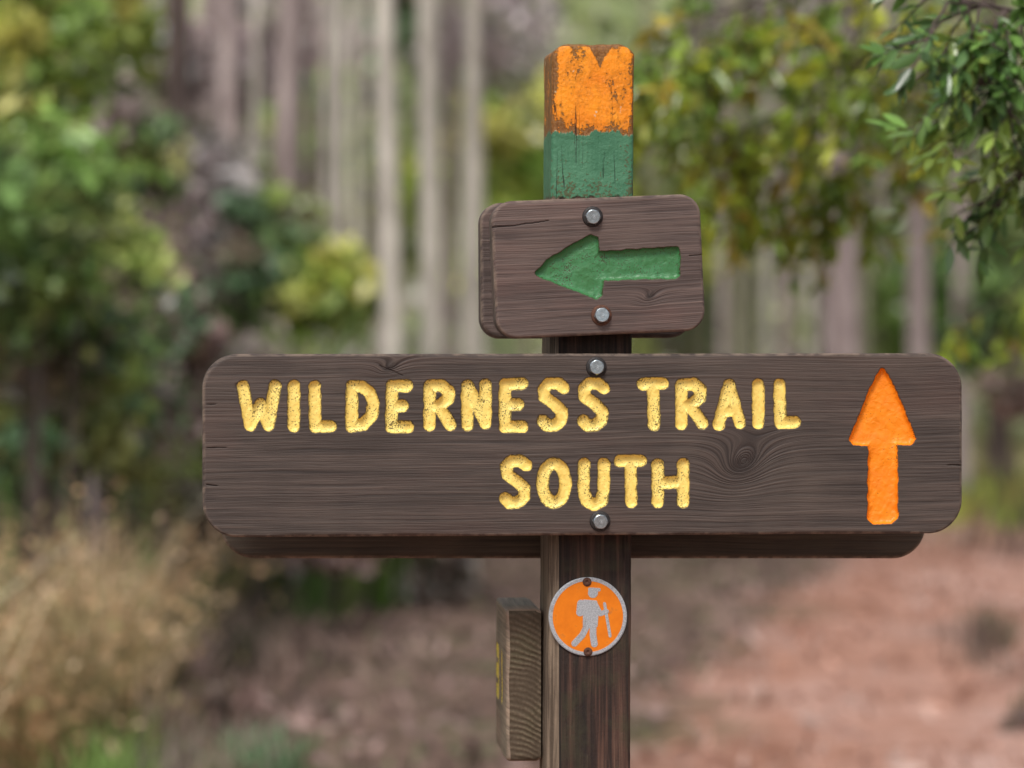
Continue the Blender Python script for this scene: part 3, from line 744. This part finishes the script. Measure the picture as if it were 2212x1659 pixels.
# ---------------------------------------------------------------- oak with overhanging branches on the right
rng=np.random.default_rng(41)
def oak():
    lst=[([(2.5,7.2,-.1),(2.45,7.2,1.2),(2.5,7.1,2.4),(2.3,7.2,3.6),(2.4,7.4,5.2)],[.17,.13,.12,.10,.05])]
    LC=[];LR=[];LL=[];LCOL=[]
    def basis(dv):
        d=dv/np.linalg.norm(dv); u=rng.normal(size=3)*.55+np.array([0,-.25,1.]); s=np.cross(u,d); s/=np.linalg.norm(s)+1e-9; w=np.cross(d,s)
        return np.stack([d,s,w],-1)
    def twig(p0,dv,ln,leafl,nleaf,pal):
        p=np.array(p0,float); dv=np.array(dv,float); dv/=np.linalg.norm(dv); pts=[p.copy()]
        for i in range(6):
            dv+=rng.normal(0,.16,3)+np.array([0,0,-.07]); dv/=np.linalg.norm(dv); p=p+dv*ln/6; pts.append(p.copy())
        lst.append((pts,[.0022,.0019,.0017,.0014,.0012,.0010,.0006]))
        base=np.array(PAL[pal][rng.integers(0,len(PAL[pal]))])
        for j in range(nleaf):
            f=rng.uniform(.15,1)**.7*6; i=min(int(f),5); q=pts[i]+(pts[i+1]-pts[i])*(f-i)
            ld=(pts[i+1]-pts[i]); ld=ld/np.linalg.norm(ld)+rng.normal(0,.65,3)+np.array([0,0,-.1])
            LC.append(q); LR.append(basis(ld)); LL.append(leafl*rng.uniform(.65,1.25)); LCOL.append(np.clip(base*(1+rng.normal(0,.25)),.01,.9))
        return pts
    PAL['oak_near']=[(.13,.26,.06),(.19,.35,.08),(.26,.43,.12),(.10,.19,.06),(.32,.45,.10)]
    PAL['oak_mid']=[(.22,.32,.03),(.33,.42,.035),(.15,.24,.03),(.42,.46,.045),(.26,.36,.04),(.42,.34,.05),(.18,.30,.05)]
    def limb(pts,r0,spec):
        P=np.array(pts,float); n=len(P); lst.append((P,list(np.linspace(r0,r0*.2,n))))
        cnt,ln,leafl,nleaf,pal,spread,t0=spec
        for _ in range(cnt):
            f=rng.uniform(t0,1)*(n-1); i=min(int(f),n-2); q=P[i]+(P[i+1]-P[i])*(f-i); d=P[i+1]-P[i]; d/=np.linalg.norm(d)
            v=d*.5+rng.normal(0,spread,3)+np.array([0,0,-.35])
            pt=twig(q,v,ln*rng.uniform(.6,1.2),leafl,nleaf,pal)
            twig(pt[3],v+rng.normal(0,.6,3),ln*.6,leafl,max(4,nleaf//2),pal)
    w=world
    s=(2.5,7.1,2.4)
    limb([s,(1.7,5.8,2.25),w(2230,30,5.0),w(2130,10,4.95),w(2040,5,4.9)],.007,(19,.14,.036,14,'oak_near',.40,.50))
    limb([s,(1.7,5.6,2.05),w(2290,190,5.1),w(2200,160,5.0),w(2130,170,5.0)],.007,(17,.14,.036,14,'oak_near',.40,.50))
    limb([s,(1.7,5.8,1.95),w(2310,320,5.2),w(2235,350,5.1),w(2190,390,5.1)],.006,(12,.13,.036,13,'oak_near',.35,.50))
    t=(2.3,7.2,3.6)
    limb([t,(1.9,7.6,2.7),w(1960,-80,8.0),w(1750,-30,8.0),w(1580,20,8.0),w(1470,70,7.9)],.012,(34,.26,.046,18,'oak_mid',.5,.35))
    limb([t,(1.9,7.7,2.5),w(1990,60,8.2),w(1830,190,8.2),w(1670,250,8.2),w(1560,300,8.1)],.012,(36,.26,.046,18,'oak_mid',.5,.35))
    limb([t,(2.0,7.8,2.4),w(2080,180,8.4),w(1950,290,8.4),w(1800,360,8.4),w(1660,400,8.3)],.011,(30,.25,.046,18,'oak_mid',.45,.35))
    limb([t,(2.0,7.8,2.4),w(2130,50,7.6),w(2020,140,7.6),w(1900,120,7.6),w(1780,140,7.6)],.010,(22,.24,.046,17,'oak_mid',.45,.35))
    limb([(2.5,7.1,2.4),(1.9,7.5,1.9),w(2260,560,8.4),w(2180,640,8.4),w(2090,690,8.4)],.007,(6,.2,.046,13,'oak_mid',.4,.45))
    for k in range(22):
        a=rng.uniform(-1.2,1.9); e=np.array([2.6+1.8*math.cos(a)*rng.uniform(.4,1),7.5+1.6*math.sin(a)*rng.uniform(.4,1),rng.uniform(3.6,5.8)])
        limb([(2.4,7.25,rng.uniform(3,4.6)),(np.array([2.4,7.25,4])+e)/2+np.array([0,0,.1]),e],.03,(6,.35,.055,14,'oak_mid',.6,.3))
    o=add_obj('oak_tree',tubes_mesh('trunk',lst,M_BARKS['dark'],6))
    LLa=np.array(LL); V,l,s_,cv=leaves_arrays(np.array(LC),LLa,LLa*.36,np.array(LCOL),np.array(LR),'leaf')
    add_obj('foliage',mesh_np('foliage',V,l,s_,True,{'col':('FLOAT_COLOR',cv)},[M_OAKLEAF]),o)
oak()

# ---------------------------------------------------------------- light
sd=Vector((.20,.62,-.85)).normalized()
sun=bpy.data.lights.new('sun','SUN'); sun.energy=2.3; sun.angle=math.radians(14); sun.color=(1,.97,.93)
so=bpy.data.objects.new('sun',sun); scene.collection.objects.link(so); so.rotation_euler=sd.to_track_quat('-Z','Y').to_euler(); so.location=(-2,-3,8)
w=bpy.data.worlds.new('World'); scene.world=w; w.use_nodes=True; nt=w.node_tree; nt.nodes.clear()
sky=nt.nodes.new('ShaderNodeTexSky'); sky.sky_type='NISHITA'; sky.sun_disc=False
sky.sun_elevation=math.asin(-sd.z); sky.sun_rotation=math.atan2(-sd.x,-sd.y)%(2*math.pi); sky.dust_density=3
hs=nt.nodes.new('ShaderNodeHueSaturation'); hs.inputs['Saturation'].default_value=.45
bg=nt.nodes.new('ShaderNodeBackground'); bg.inputs[1].default_value=.15; wo=nt.nodes.new('ShaderNodeOutputWorld')
nt.links.new(sky.outputs[0],hs.inputs['Color']); nt.links.new(hs.outputs[0],bg.inputs[0]); nt.links.new(bg.outputs[0],wo.inputs[0])

# ---------------------------------------------------------------- camera
cd=bpy.data.cameras.new('camera'); cam=bpy.data.objects.new('camera',cd); scene.collection.objects.link(cam)
cam.location=(0,0,CZ); cam.rotation_euler=(math.pi/2,0,0); cd.sensor_width=36; cd.lens=36*D/(2212*S)
cd.clip_start=.05; cd.clip_end=1500; cd.dof.use_dof=True; cd.dof.focus_distance=4.005; cd.dof.aperture_fstop=4.9
scene.camera=cam
scene.view_settings.view_transform='Standard'; scene.view_settings.look='None'; scene.view_settings.exposure=0; scene.view_settings.gamma=1
